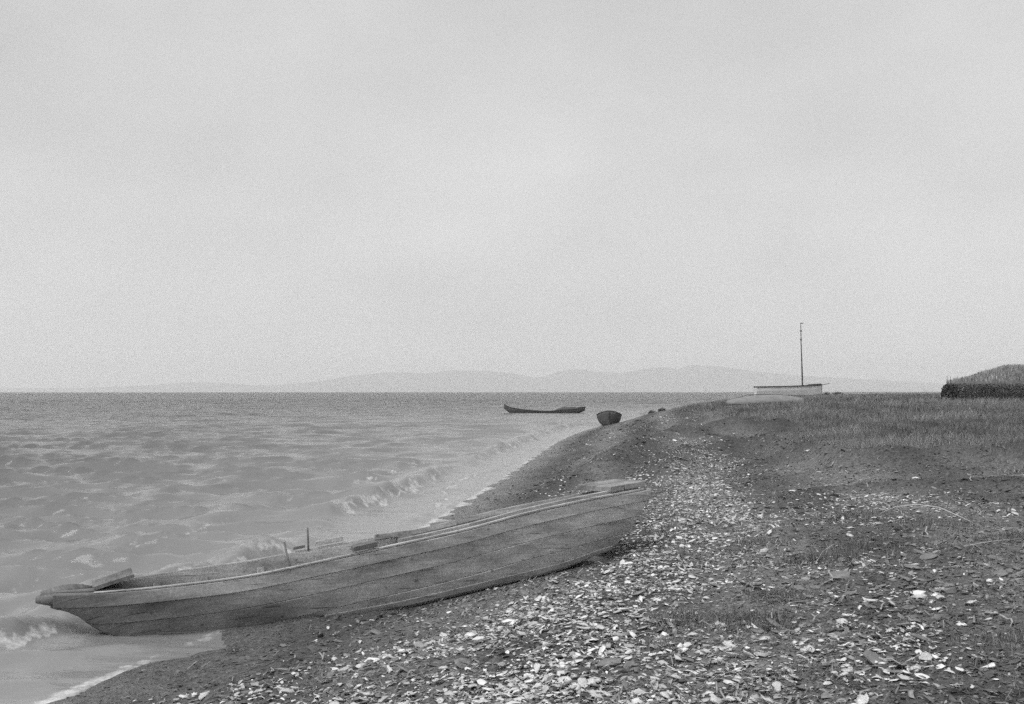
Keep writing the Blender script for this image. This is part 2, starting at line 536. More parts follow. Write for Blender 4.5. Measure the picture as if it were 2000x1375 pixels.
# a ripple curling round the bow
bd = seg_dist(wx, wy, [(-5.6, 8.3), (-4.4, 8.75), (-3.75, 8.95), (-3.3, 9.2)])
bmod = 0.4+1.0*fbm(wx*2.6, wy*2.6, 160, 3)
br += 0.06*np.exp(-(bd/0.17)**2)*bmod
bd2 = seg_dist(wx, wy, [(-5.2, 7.5), (-4.3, 7.85), (-3.7, 8.05)])
br += 0.035*np.exp(-(bd2/0.15)**2)*bmod
foam = np.maximum(foam, 0.25*np.exp(-((bd-.08)/0.13)**2)*sstep(.45, .7, fbm(wx*3.1, wy*3.1, 163, 3)))
# swash fringe
edge = np.exp(-((s_w+0.03)/0.16)**2)
foam = np.maximum(foam, edge*(0.5+0.4*sstep(0.35, 0.65, fbm(s_w*1.2, along*0.35, 170, 4)))*0.8)
wash = sstep(-2.6, -0.4, s_w)
foam = np.maximum(foam, 0.55*wash*sstep(0.52, 0.72, fbm(s_w*3.2, along*0.55, 175, 4)))
# scattered whitecaps
foam = np.maximum(foam, 0.8*sstep(0.10, 0.16, z*gust)*sstep(0.62, 0.74, fbm(wx*0.30, wy*0.10, 180, 3))*sstep(30, 60, wr))
z = z*depth_f*gust + br*sstep(0.1, -0.5, s_w)
fine = (fbm(wx*4.2, wy*4.2, 190, 3)-0.5)*0.10*sstep(1.5, 5, 0.6/dr)*sstep(-0.2, -2, s_w)*np.exp(-((s_w+2)/2.8)**2)*(0.5+4*np.clip(br, 0, .25))
z += fine
px_, py_ = wx-BA[0], wy-BA[1]
l_ = px_*BU[0]+py_*BU[1]; w_ = px_*BN[0]+py_*BN[1]
lc_ = np.clip(l_, 0, 6.2)
inb = (1-sstep(-0.06, 0.02, np.abs(w_)-hc(lc_)))*sstep(0.52, 0.62, l_)*(1-sstep(6.0, 6.3, l_))
nearb = 1-sstep(0.0, 1.0, np.maximum(np.abs(w_)-hc(lc_), 0)+np.maximum(-l_, 0))
z = z*(1-0.35*nearb)
z = z*(1-inb) - 0.22*inb
zz = z - wr**2/(2*6.371e6)
hx *= depth_f*gust; hy *= depth_f*gust
gzw = height(wx, wy)
keep_v = gzw < 0.35
keep = keep_v[wq].any(axis=1)
wq = wq[keep]
used = np.zeros(len(wx), bool); used[wq.ravel()] = True
remap = np.cumsum(used)-1
wq = remap[wq]
co = np.stack([wx+hx, wy+hy, zz], 1)[used]
me = np_mesh('sea', co, wq)
attr(me, 'foam', np.clip(foam, 0, 0.66)[used])
attr(me, 'far', sstep(25, 160, wr)[used])
attr(me, 'shallow', ((0.55*np.exp(s_w/14)+0.45*np.exp(s_w/60)))[used])
m, nt, b = new_mat('sea_water')
tcn = nt.nodes.new('ShaderNodeTexCoord')
mpn = nt.nodes.new('ShaderNodeMapping'); mpn.inputs['Scale'].default_value = (0.55, 1.5, 1.0)
mpn.inputs['Rotation'].default_value = (0, 0, math.radians(8))
nt.links.new(tcn.outputs['Object'], mpn.inputs['Vector'])
w1 = nd(nt, 'ShaderNodeTexNoise', Scale=2.6, Detail=4.0, Roughness=0.55)
w2 = nd(nt, 'ShaderNodeTexNoise', Scale=0.5, Detail=3.0, Roughness=0.6)
for n in (w1, w2):
    nt.links.new(mpn.outputs[0], n.inputs['Vector'])
lac = nd(nt, 'ShaderNodeTexNoise', Scale=8.0, Detail=6.0, Roughness=0.75)
nt.links.new(tcn.outputs['Object'], lac.inputs['Vector'])
fo = ramp(nt, math_n(nt, 'ADD', att(nt, 'foam'), lac.outputs['Fac']), 0.98, 1.30, 0, 0.85)
nt.links.new(mixf(nt, fo, mixf(nt, att(nt, 'shallow'), 0.06, 0.28), 0.8), b.inputs['Base Color'])
nt.links.new(mixf(nt, fo, 0.19, 0.8), b.inputs['Roughness'])
b.inputs['IOR'].default_value = 1.333
bn1 = nd(nt, 'ShaderNodeBump', Strength=0.6, Distance=0.035)
bn2 = nd(nt, 'ShaderNodeBump', Strength=0.8, Distance=0.30)
nt.links.new(w1.outputs['Fac'], bn1.inputs['Height'])
nt.links.new(w2.outputs['Fac'], bn2.inputs['Height'])
nt.links.new(ramp(nt, att(nt, 'far'), 0, 1, 0.10, 2.6), bn2.inputs['Distance'])
nt.links.new(bn2.outputs[0], bn1.inputs['Normal'])
nt.links.new(bn1.outputs[0], b.inputs['Normal'])
link('sea', me, m, kind='structure')

# far hills ---------------------------------------------------------------
HPX = [-400, 150, 300, 350, 385, 430, 500, 560, 620, 680, 760, 830, 890, 950, 1000, 1040, 1060, 1090, 1125, 1165, 1220, 1270, 1300, 1322, 1352, 1400, 1470, 1560, 1640, 1720, 1850, 2050, 2400]
HPY = [764, 762, 756, 752, 750, 752, 757, 755, 749, 739, 731, 733, 727, 729, 733, 741, 741, 730, 725, 731, 732, 723, 721, 725, 717, 719, 729, 738, 742, 746, 754, 760, 763]
HD = 25000.0
hxs = np.linspace(-17500, 17500, 420)
hys = np.concatenate([np.linspace(-2600, 2600, 41)])
HX, HY = np.meshgrid(hxs, hys, indexing='ij')
crest = np.interp(HX, (np.array(HPX)-1000)/2000*HD, (765-np.array(HPY))*HD/2000+HD**2/(2*6.371e6))
t = HY/2600
ridge = np.clip(1-np.abs(t)**1.3, 0, 1)
spur = 0.72+0.28*fbm(HX/900, HY/700, 201, 4)
HZ = -70 + (crest+70)*ridge*np.where(np.abs(t) < 0.08, 1, spur)
i = np.arange(HX.size).reshape(HX.shape)
q = np.stack([i[:-1, :-1], i[1:, :-1], i[1:, 1:], i[:-1, 1:]], -1).reshape(-1, 4)
me = np_mesh('hills', np.stack([HX.ravel(), HD+HY.ravel(), HZ.ravel()], 1), q)
link('hills', me, simple_mat('hill_woods', 0.10, 0.20, scale=0.004, bstr=0), kind='structure')

# ------------------------------------------------------------------ main boat
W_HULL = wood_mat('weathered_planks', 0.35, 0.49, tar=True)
W_FARLIT = wood_mat('skylit_far_planks', 0.56, 0.74, tar=True)  # hull planks made paler on the far side: skylight put into the colour
W_PALE = wood_mat('bleached_wood', 0.42, 0.60)
W_DARK = wood_mat('old_dark_wood', 0.14, 0.24)

def set_uv(o, dirs=None):
    """UV in metres: u along the boat, v down the girth"""
    me = o.data
    uvl = me.uv_layers.new(name='UVMap')
    n = len(me.vertices)
    co = np.empty(n*3, np.float32); me.vertices.foreach_get('co', co); co = co.reshape(-1, 3)
    off = random.uniform(0, 40)
    d = co[:, :2] - BA
    u = d @ BU; w = d @ BN
    v = co[:, 2] + 0.7*w
    if dirs == 'cross':
        u, v = w, u + co[:, 2]
    li = np.empty(len(me.loops), np.int32); me.loops.foreach_get('vertex_index', li)
    uv = np.stack([u[li]+off, v[li]+off*0.37], 1).astype(np.float32)
    uvl.data.foreach_set('uv', uv.ravel())
    # tarred, wet forefoot
    below = zs(np.clip(u, 0, BL)) - (co[:, 2]+ROLL*w) if dirs != 'cross' else co[:, 2]*0
    uu = d @ BU
    edge = 2.15 + 0.6*(fbm(uu*1.3, co[:, 2]*4, 301, 3)-0.5) - 1.5*np.clip(1-below/0.32, 0, 1) + 0.2*sstep(.3, .6, below)
    tar = 1-sstep(-0.35, 0.35, uu-edge)
    low = sstep(0.50, 0.66, below + 0.10*(fbm(uu*1.5, uu*0, 305, 3)-0.5))*0.35
    attr(me, 'tar', np.maximum(tar, low) if dirs != 'cross' else np.zeros(n))

boat = bpy.data.objects.new('wooden_boat', None)
boat.location = (0, 0, 0)
COL.objects.link(boat)
boat['label'] = 'long weathered plank boat beached on the shell shore with its dark bow in the water'
boat['category'] = 'boat'
def bpart(mb, name, mat, bevel=0.0, dirs=None, parent=None, **kw):
    o = mb.build(name, mat, parent or boat, bevel=bevel, **kw)
    set_uv(o, dirs)
    return o

SEAMS = [0.0, 0.125, 0.30, 0.50, 1.2]
PROUD = [0.018, 0.004, 0.0, 0.002]
TH = 0.028
for side in (-1, 1):
    for k in range(4):
        d0, d1 = SEAMS[k], SEAMS[k+1]
        ls = np.linspace(0, BL, 90)
        rings = []
        for l in ls:
            D = float(np.hypot(hs(l)-hc(l), zs(l)-zc(l)))
            if D - d0 < 0.012:
                continue
            f0 = d0/D; f1 = min(d1/D, 1.0)
            g = 0.0007/D
            f0 += g*(k > 0); f1 -= g*(d1 < D)
            ch = min(0.006/D, (f1-f0)*0.3)
            wv = 0.004*math.sin(l*2.1+k*1.7) + 0.003*math.sin(l*5.3+k)
            o = TH*0.5 + PROUD[k] + wv
            rings.append([side_pt(l, f0, side, -TH*0.5), side_pt(l, f0, side, o-0.006), side_pt(l, f0+ch, side, o),
                          side_pt(l, f1-ch, side, o), side_pt(l, f1, side, o-0.006), side_pt(l, f1, side, -TH*0.5)])
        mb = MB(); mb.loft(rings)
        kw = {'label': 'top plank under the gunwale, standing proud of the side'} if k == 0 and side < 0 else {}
        bpart(mb, 'plank', W_HULL if side < 0 else W_FARLIT, **kw)

# bottom planks
for j in range(3):
    mb = MB(); rings = []
    for l in np.linspace(0.02, 6.0, 60):
        a, c_ = -1+2*j/3, -1+2*(j+1)/3
        h = float(hc(l)); z0 = float(zc(l))
        ll = l - 0.50*float(sstep(4.9, 6.4, l))
        rings.append([boat_pt(ll, a*h+0.003, z0-0.012), boat_pt(ll, c_*h-0.003, z0-0.012), boat_pt(ll, c_*h-0.003, z0+0.016), boat_pt(ll, a*h+0.003, z0+0.016)])
    mb.loft(rings); bpart(mb, 'bottom_plank', W_HULL)
# chine batten along the foot of each side
for side in (-1, 1):
    mb = MB(); rings = []
    for l in np.linspace(0.9, 6.22, 60):
        D = float(np.hypot(hs(l)-hc(l), zs(l)-zc(l)))
        fa, fb = 1-0.085/D, 1-0.02/D
        rings.append([side_pt(l, fa, side, 0.012), side_pt(l, fa, side, 0.034), side_pt(l, fb, side, 0.034), side_pt(l, fb, side, 0.012)])
    mb.loft(rings); bpart(mb, 'chine_batten', W_HULL, bevel=0.004)
# cap rails: outer rail forward to aft, inner rail aft with a slot between
for side in (-1, 1):
    mb = MB(); rings = []
    for l in np.linspace(0.35, 6.2, 70):
        step = 0.0
        rings.append([side_pt(l, -0.004/0.6, side, 0.031), side_pt(l, -0.026/0.6, side, 0.031),
                      side_pt(l, -0.026/0.6, side, 0.004), side_pt(l, -0.004/0.6, side, 0.004)])
    mb.loft(rings); bpart(mb, 'cap_rail', W_PALE, bevel=0.005)
    mb = MB(); rings = []
    for l in np.linspace(3.25, 6.15, 40):
        rings.append([side_pt(l, 0.01, side, -0.020), side_pt(l, -0.085, side, -0.020),
                      side_pt(l, -0.085, side, -0.050), side_pt(l, 0.01, side, -0.050)])
    mb.loft(rings); bpart(mb, 'inner_rail', W_PALE, bevel=0.004)
# frames inside the sides
for l in (0.95, 1.42, 2.0, 2.62, 3.2, 3.85, 4.5, 5.15):
    for side in (-1, 1):
        mb = MB(); rings = []
        for f in np.linspace(-0.03, 0.97, 8):
            a = side_pt(l-0.035, f, side, -0.017); b_ = side_pt(l+0.035, f, side, -0.017)
            c_ = side_pt(l+0.035, f, side, -0.062); d_ = side_pt(l-0.035, f, side, -0.062)
            rings.append([a, b_, c_, d_])
        mb.loft(rings); bpart(mb, 'frame', W_PALE if l in (1.42, 3.85, 5.15) else W_HULL, bevel=0.004, dirs='cross')
# cross bulkhead amidships, sloping plank
mb = MB(); rings = []
l0 = 3.42
for w in np.linspace(-1, 1, 6):
    h = float(hs(l0))*w*0.97
    zt = float(zs(l0))
    rings.append([boat_pt(l0, h, zt-0.42), boat_pt(l0+0.10, h, zt+0.02), boat_pt(l0+0.13, h, zt+0.02), boat_pt(l0+0.03, h, zt-0.42)])
mb.loft(rings); bpart(mb, 'bulkhead', W_DARK, dirs='cross')
# thwarts (rowing seats), below the gunwale
for l in (1.75, 2.9, 4.55):
    mb = MB()
    h = float(hs(l))*0.93; zt = float(zs(l))-0.17
    p = [boat_pt(l+a, s_*h, zt+c_) for c_ in (0, 0.03) for a, s_ in ((-.1, -1), (.1, -1), (.1, 1), (-.1, 1))]
    mb.add(p, [(0, 1, 2, 3), (4, 5, 6, 7), (0, 1, 5, 4), (1, 2, 6, 5), (2, 3, 7, 6), (3, 0, 4, 7)])
    bpart(mb, 'thwart', W_HULL, bevel=0.005, dirs='cross')
# transom
mb = MB()
prof = [(f, s_) for s_, fs in ((-1, np.linspace(-0.05, 1, 7)), (1, np.linspace(1, -0.05, 7))) for f in fs]
rings = []
for dl in (0.0, 0.03):
    rings.append([tuple(np.array(side_pt(BL-0.02, f, s_, -0.004)) + np.array([BU[0]*dl, BU[1]*dl, 0])) for f, s_ in prof])
mb.loft(rings); bpart(mb, 'transom', W_HULL, dirs='cross')
# end blocks of the top planks running past the transom
for side in (-1, 1):
    mb = MB(); rings = []
    for dl in (-0.04, 0.025):
        sh = np.array([BU[0]*dl, BU[1]*dl, 0.02*dl])
        rings.append([tuple(np.array(side_pt(BL, f, side, o)) + sh) for f, o in ((-0.02, -.02), (-0.02, .028), (.085, .028), (.085, -.02))])
    mb.loft(rings); bpart(mb, 'quarter_block', W_HULL, bevel=0.005)
# stern deck: heavy planks, split across
W_DECK = wood_mat('deck_wood', 0.24, 0.38)
def deck(l0, l1, w0, w1, mat=W_DECK):
    mb = MB(); rings = []
    for l in np.linspace(l0, l1, 5):
        h = float(hs(min(l, BL)))+0.035; zt = float(zs(min(l, BL))) + 0.045 + max(0, l-BL)*0.15
        rings.append([boat_pt(l, w0*h+0.004, zt), boat_pt(l, w1*h-0.004, zt), boat_pt(l, w1*h-0.004, zt+0.065), boat_pt(l, w0*h+0.004, zt+0.065)])
    mb.loft(rings)
    return bpart(mb, 'deck_plank', mat, bevel=0.006)
for w0, w1 in ((-1, -.5), (-.5, .05), (.05, 1)):
    deck(5.74, 5.93, w0, w1); deck(5.942, 6.22, w0, w1)
# thole pins and their blocks
for l, side, lean in ((2.16, -1, (-0.085, 0.02)), (2.52, 1, (-0.012, 0.0))):
    p = np.array(side_pt(l, 0, side, 0.0))
    mb = MB()
    mb.tube([p + np.array([0, 0, -0.05]), p + np.array([lean[0]*.5, 0, 0.09]), p + np.array([lean[0], lean[1], 0.26])], [0.013, 0.012, 0.010], 7)
    bpart(mb, 'thole_pin', W_DARK, smooth=True)
def rail_block(l, side, ln, hgt, wid, mat):
    mb = MB(); rings = []
    for q_ in (-ln/2, -ln/2+0.03, ln/2-0.03, ln/2):
        t_ = 0.85 if abs(q_) == ln/2 else 1.0
        rings.append([side_pt(l+q_, -0.045/0.6, side, 0.055), side_pt(l+q_, (-0.045-hgt*t_)/0.6, side, 0.055),
                      side_pt(l+q_, (-0.045-hgt*t_)/0.6, side, 0.055-wid), side_pt(l+q_, -0.045/0.6, side, 0.055-wid)])
    mb.loft(rings); return bpart(mb, 'oar_block', mat, bevel=0.004)
rail_block(2.88, -1, 0.25, 0.05, 0.09, W_DARK)
rail_block(2.42, 1, 0.12, 0.03, 0.07, W_DARK)
rail_block(2.75, 1, 0.30, 0.045, 0.07, W_FARLIT)
# bow: tapered beam ends, knobs and the raised breast board
mb = MB()
def lumpy(mb, c, r, sx, seed):
    rings = []
    rr = random.Random(seed)
    for i_ in range(6):
        t_ = i_/5; k_ = math.sin(math.pi*(0.12+0.80*t_))
        rad = r*k_
        cc = np.array(c) + np.array([BU[0], BU[1], 0.06])*((t_-0.35)*sx)
        rings.append([tuple(cc + np.array([BN[0], BN[1], 0])*math.cos(a_)*rad*1.3*rr.uniform(.88, 1.1) + np.array([0, 0, 1])*math.sin(a_)*rad*rr.uniform(.88, 1.1))
                      for a_ in [2*math.pi*j/9 for j in range(9)]])
    mb.loft(rings)
for n_, (l, z_, r_, sx_) in enumerate([(0.05, .395, .066, .46), (-0.02, .345, .080, .38), (0.08, .285, .068, .30)]):
    mb = MB(); lumpy(mb, boat_pt(l, 0, z_), r_, sx_, n_)
    bpart(mb, 'stem_knob', W_DARK, smooth=True, dirs='cross')
mb = MB(); rings = []
for l in np.linspace(0.02, 0.62, 8):
    h = float(hs(l))*0.8; zt = float(zs(l))
    rings.append([boat_pt(l, -h, zt-0.03), boat_pt(l, h, zt-0.03), boat_pt(l, h, zt+0.02), boat_pt(l, -h, zt+0.02)])
mb.loft(rings); bpart(mb, 'bow_deck', W_DARK, bevel=0.01)
mb = MB(); rings = []
for w in (-1, -.4, .4, 1):
    rings.append([boat_pt(0.34, w*.24, .45), boat_pt(0.70, w*.30, .555), boat_pt(0.71, w*.30, .525), boat_pt(0.37, w*.24, .422)])
mb.loft(rings); bpart(mb, 'breast_board', W_DARK, dirs='cross')

# ------------------------------------------------------------------ small craft far along the shore
def hull_rings(stations, origin, ux, uy, thick=0.05, n=7):
    stations = [(l, max(ht, .02), hb, zt, zb) for l, ht, hb, zt, zb in stations]
    """stations: (l, half_top, half_bottom, z_top, z_bottom)"""
    rings = []
    for l, ht, hb, zt, zb in stations:
        out, inn = [], []
        for t in np.linspace(0, 1, n):
            a = t*math.pi/2
            w = hb*0 + ht*(1-(1-math.cos(a)))**0.55 if False else ht*math.cos(a)**0.6 if t < 1 else 0.0
            zz_ = zt + (zb-zt)*math.sin(a)**1.15
            out.append((w, zz_))
            inn.append((max(w-thick, 0), max(zz_+thick*0.8*(t > 0), zb+thick) if t > 0 else zz_))
        loop = [(w, z_) for w, z_ in out] + [(-w, z_) for w, z_ in out[-2::-1]] + [(-w, z_) for w, z_ in inn] + [(w, z_) for w, z_ in inn[-2::-1]]
        rings.append([(origin[0]+ux[0]*l+uy[0]*w, origin[1]+ux[1]*l+uy[1]*w, origin[2]+z_) for w, z_ in loop])
    return rings

def rail_on(stations, origin, ux, uy, mat, root, w_=0.05, h_=0.06):
    for sd in (-1, 1):
        mb = MB(); rings = []
        for l, ht, hb, zt, zb in stations:
            ww = sd*ht
            rings.append([(origin[0]+ux[0]*l+uy[0]*(ww+sd*a), origin[1]+ux[1]*l+uy[1]*(ww+sd*a), origin[2]+zt+c_) for a, c_ in ((-w_, -h_*.4), (w_, -h_*.4), (w_, h_), (-w_, h_))])
        mb.loft(rings); mb.build('gunwale', mat, root)

DULLWOOD = simple_mat('dull_boat_wood', 0.20, 0.32, scale=2.5, stretch=(1, 1, 6))
TARRED = simple_mat('tarred_wood', 0.07, 0.13, scale=3.0)
GREYWOOD = simple_mat('grey_boat_wood', 0.16, 0.26, scale=3.0, stretch=(1, 1, 5))
PALEBOAT = simple_mat('pale_boat_wood', 0.60, 0.75, scale=2.0, stretch=(1, 1, 6))
def root_at(name, loc, label, cat, group=None):
    o = bpy.data.objects.new(name, None); COL.objects.link(o); o.location = loc
    o['label'] = label; o['category'] = cat
    if group:
        o['group'] = group
    return o

# boat afloat off the point
def stat(ls, ht, zt, zb):
    L = np.linspace(ls[0][0], ls[-1][0], 26)
    return [(l, float(np.interp(l, *zip(*ht))), 0, float(smooth_interp(l, *zip(*zt))), float(np.interp(l, *zip(*zb)))) for l in L]
r = root_at('fishing_boat', (-0.85, 110, 0), 'dark open boat with a high pointed prow floating off the point', 'boat')
o_ = (0, 0, 0); ux = (0.99, -0.12); uy = (0.12, 0.99)
st = stat([(0, 0), (8.7, 0)], [(0, .04), (1, .5), (3, .85), (6, .8), (8, .5), (8.7, .3)],
          [(0, .92), (.5, .66), (1.5, .44), (3, .27), (5, .21), (6.2, .36), (7.6, .42), (8.7, .52)],
          [(0, .45), (.7, -.1), (1.4, -.2), (7.6, -.2), (8.7, .25)])
mb = MB(); mb.loft(hull_rings(st, o_, ux, uy)); mb.build('hull', TARRED, r, smooth=True)
rail_on(st, o_, ux, uy, TARRED, r, .03, .03)
mb = MB()
rr = random.Random(4)
rings = []
for i_, (l, hh_, wd) in enumerate([(5.5, .36, .3), (6.0, .60, .5), (6.5, .70, .62), (7.0, .64, .6), (7.5, .68, .5), (8.0, .56, .3)]):
    rings.append([(ux[0]*l+uy[0]*wd*math.cos(a), ux[1]*l+uy[1]*wd*math.cos(a), .1+max(0, math.sin(a))*(hh_-.1)*rr.uniform(.9, 1.08)) for a in [math.pi*2*j/10 for j in range(10)]])
mb.loft(rings); mb.build('stern_cover', TARRED, r, smooth=True)
mb = MB(); mb.tube([(ux[0]*7.6, ux[1]*7.6, .50), (ux[0]*8.4, ux[1]*8.4, .62), (ux[0]*8.8, ux[1]*8.8, .62)], [.07, .09, .05], 7); mb.build('stern_post', TARRED, r)

# boat drawn up on the point, seen end-on
r = root_at('beached_skiff', (6.25, 66, 0.02), 'round dark boat seen end-on, drawn up at the tip of the beach', 'boat')
o_ = (0, 0, 0); ux = (0.10, 0.995); uy = (0.995, -0.10)
st = stat([(0, 0), (5.0, 0)], [(0, .02), (.2, .40), (.6, .68), (1.2, .80), (2.5, .82), (4.2, .7), (5, .45)],
          [(0, 1.03), (.25, .94), (.7, .83), (1.3, .73), (2.6, .68), (4, .72), (5, .8)],
          [(0, .05), (.4, .0), (4.4, .0), (5, .2)])
mb = MB(); mb.loft(hull_rings(st, o_, ux, uy)); mb.build('hull', TARRED, r, smooth=True)
rail_on(st, o_, ux, uy, TARRED, r, .025, .03)
mb = MB(); mb.tube([(0, .02, .02), (0, -.05, .4), (0, -.03, .9), (0, -.02, 1.0)], [.05, .05, .05, .04], 7); mb.build('stem', TARRED, r)

# masted boat hauled out behind the bank
MZ = float(height(32.0, 120.0))
r = root_at('masted_boat', (28.5, 120, 0), 'pale hulled sailing boat with one bare mast standing behind the grassy bank', 'sailing boat')
o_ = (0, 0, 0); ux = (1, 0.0); uy = (0, 1)
st = stat([(0, 0), (7.75, 0)], [(0, .75), (2, 1.1), (5, 1.15), (7, .7), (7.75, .1)],
          [(0, 2.80), (2.5, 2.84), (5, 2.90), (6.5, 2.97), (7.75, 3.05)],
          [(0, 1.75), (3, 1.65), (6.5, 1.6), (7.75, 1.85)])
def box_hull(stations):
    rings = []
    for l, ht, hb, zt, zb in stations:
        loop = [(ht, zt), (ht*.98, zt-.45), (ht*.86, zb+.25), (ht*.3, zb), (-ht*.3, zb), (-ht*.86, zb+.25), (-ht*.98, zt-.45), (-ht, zt),
                (-ht+.05, zt), (-ht*.9+.05, zb+.3), (0, zb+.1), (ht*.9-.05, zb+.3), (ht-.05, zt)]
        rings.append([(l, w, z_) for w, z_ in loop])
    return rings
mb = MB(); mb.loft(box_hull(st)); mb.build('hull', PALEBOAT, r)
rail_on(st, o_, ux, uy, TARRED, r, .07, .10)
mb = MB(); rings = []
for l in (6.4, 7.0, 7.7):
    h = float(np.interp(l, [2, 5, 7, 7.75], [1.1, 1.15, .75, .15])); zt = 2.99+(l-6.4)*.06
    rings.append([(l, -h, zt), (l, h, zt), (l, h, zt+.16), (l, -h, zt+.16)])
mb.loft(rings); mb.build('fore_deck', TARRED, r)
mst = MB(); mst.tube([(5.56, 0, 1.9), (5.50, 0, 4.5), (5.38, 0, 8.0), (5.33, 0, 10.25)], [.095, .085, .06, .04], 8); mo = mst.build('mast', TARRED, r, smooth=True)
for zz_ in (8.35, 9.4):
    mb = MB(); mb.tube([(5.37, 0, zz_-.09), (5.37, 0, zz_+.09)], .10, 8); mb.build('mast_band', TARRED, mo)
mb = MB(); mb.tube([(5.30, 0, 10.28), (5.62, 0, 10.30)], .055, 6); mb.build('masthead_spar', TARRED, mo)
mb = MB(); mb.tube([(7.0, 0, 3.02), (8.75, 0, 3.22)], [.06, .04], 7); mb.build('bowsprit', GREYWOOD, r)
mb = MB(); mb.tube([(7.72, 0, 1.9), (7.78, 0, 2.5), (7.8, 0, 3.06)], .06, 6); mb.build('stem', TARRED, r)

# low pale boat lying on the bank in front of it
lz = 1.50
r = root_at('upturned_boat', (12.6, 60, lz), 'low pale boat hull lying on the grassy bank in front of the masted boat', 'boat')
mb = MB(); rings = []
for t in np.linspace(0, 1, 22):
    l = t*4.5
    hw = 0.75*math.sin(math.pi*min(max(.06+.88*t, 0), 1))**.6
    top = 0.62*math.sin(math.pi*(.10+.72*t))**.7
    rings.append([(l, hw*math.cos(a), max(0, math.sin(a))**.8*top - (.03 if math.sin(a) < 0 else 0)) for a in [2*math.pi*j/14 for j in range(14)]])
mb.loft(rings); mb.build('hull', DULLWOOD, r, smooth=True)
mb = MB(); mb.tube([(0.15, 0, .30), (1.2, 0, .60), (2.2, 0, .645), (3.2, 0, .60), (4.4, 0, .36)], .03, 6); mb.build('keel', GREYWOOD, r)
mb = MB()
for sd in (-1, 1):
    mb.tube([(t*4.5, sd*(0.77*math.sin(math.pi*(.06+.88*t))**.6), .05) for t in np.linspace(0, 1, 16)], .035, 6)
mb.build('gunwale', TARRED, r)

# grassy mound with a steep dark end ------------------------------------
mxs = np.concatenate([np.linspace(22.9, 23.6, 16), np.linspace(23.7, 44, 90)])-0.4
mys = np.concatenate([np.linspace(53.2, 55.5, 16), np.linspace(55.8, 78, 26)])
MPX = [1817, 1824, 1827, 1836, 1842, 1850, 1862, 1872, 1896, 1925, 1950, 1975, 2000, 2060, 2200, 2350, 2500]
MPY = [772, 771, 750, 748, 747, 744, 742, 738, 729, 721, 714, 713, 714, 710, 715, 735, 770]
MX, MY = np.meshgrid(mxs, mys, indexing='ij')
crest = 2.3 + (765-np.interp(MX, (np.array(MPX)-1000)/2000*60.0*0.92+0.0, MPY))*0.0275
base = 1.5
lowf = sstep(53.4, 54.3, MY + 0.5*(fbm(MX*0.7, MY*0.2, 401, 3)-.5))
upf = sstep(54.0, 61, MY)
back = 1-sstep(70, 77.5, MY)
MZh = base + (np.minimum(crest-base, 1.35)*lowf + np.maximum(crest-base-1.35, 0)*upf)*back
MZh += (fbm(MX*1.1, MY*1.1, 405, 4)-.5)*0.16*lowf
MX = MX + (MY-54.0)*0.47
MZh = np.where(MX - (MY-54.0)*0.47 < 22.65, 0.6, MZh)
i = np.arange(MX.size).reshape(MX.shape)
q = np.stack([i[:-1, :-1], i[1:, :-1], i[1:, 1:], i[:-1, 1:]], -1).reshape(-1, 4)
me = np_mesh('hill', np.stack([MX.ravel(), MY.ravel(), MZh.ravel()], 1), q)
link('hill', me, simple_mat('earth_bank', 0.09, 0.17, scale=2.5, bstr=.8, bdist=.1), kind='structure')
def mound_z(x, y):
    xi = np.clip(np.searchsorted(mxs, x-(np.asarray(y)-54.0)*0.47), 0, len(mxs)-1); yi = np.clip(np.searchsorted(mys, y), 0, len(mys)-1)
    return MZh[xi, yi]

# ------------------------------------------------------------------ loose cover
def instance_mesh(name, tv, tf, pos, rot, scl, tone=None, smooth=False):
    """many copies of one small template in one mesh. rot (n,3,3), scl (n,3)"""
    n, k = len(pos), len(tv)
    v = tv[None]*scl[:, None, :]
    v = np.einsum('nij,nkj->nki', rot, v) + pos[:, None, :]
    f = (tf[None] + (np.arange(n)*k)[:, None, None]).reshape(-1, tf.shape[1])
    me = np_mesh(name, v.reshape(-1, 3), f, smooth)
    if tone is not None:
        attr(me, 'tone', np.repeat(tone, k))
    return me

def rot_zxy(yaw, tx, ty):
    n = len(yaw)
    cy, sy = np.cos(yaw), np.sin(yaw); cx, sx = np.cos(tx), np.sin(tx); cz, sz = np.cos(ty), np.sin(ty)
    Z = np.zeros((n, 3, 3)); Z[:, 0, 0] = cy; Z[:, 0, 1] = -sy; Z[:, 1, 0] = sy; Z[:, 1, 1] = cy; Z[:, 2, 2] = 1
    X = np.zeros((n, 3, 3)); X[:, 0, 0] = 1; X[:, 1, 1] = cx; X[:, 1, 2] = -sx; X[:, 2, 1] = sx; X[:, 2, 2] = cx
    Y = np.zeros((n, 3, 3)); Y[:, 1, 1] = 1; Y[:, 0, 0] = cz; Y[:, 0, 2] = sz; Y[:, 2, 0] = -sz; Y[:, 2, 2] = cz
    return Z @ X @ Y

def scatter(n, r0, r1, a0=-34, a1=34):
    """evenly spread over what the eye sees: thins out with distance"""
    rr_ = np.exp(rng.uniform(math.log(r0), math.log(r1), n))
    aa = np.arctan(rng.uniform(math.tan(a0*D2R), math.tan(a1*D2R), n))
    return rr_*np.tan(aa), rr_

def off_boat(x, y, m_=0.02):
    px, py = x-BA[0], y-BA[1]
    l = px*BU[0]+py*BU[1]; w = px*BN[0]+py*BN[1]
    lc = np.clip(l, 0, 6.2)
    return (np.abs(w) > hc(lc)+m_) | (l > 5.85) | (l < 0)

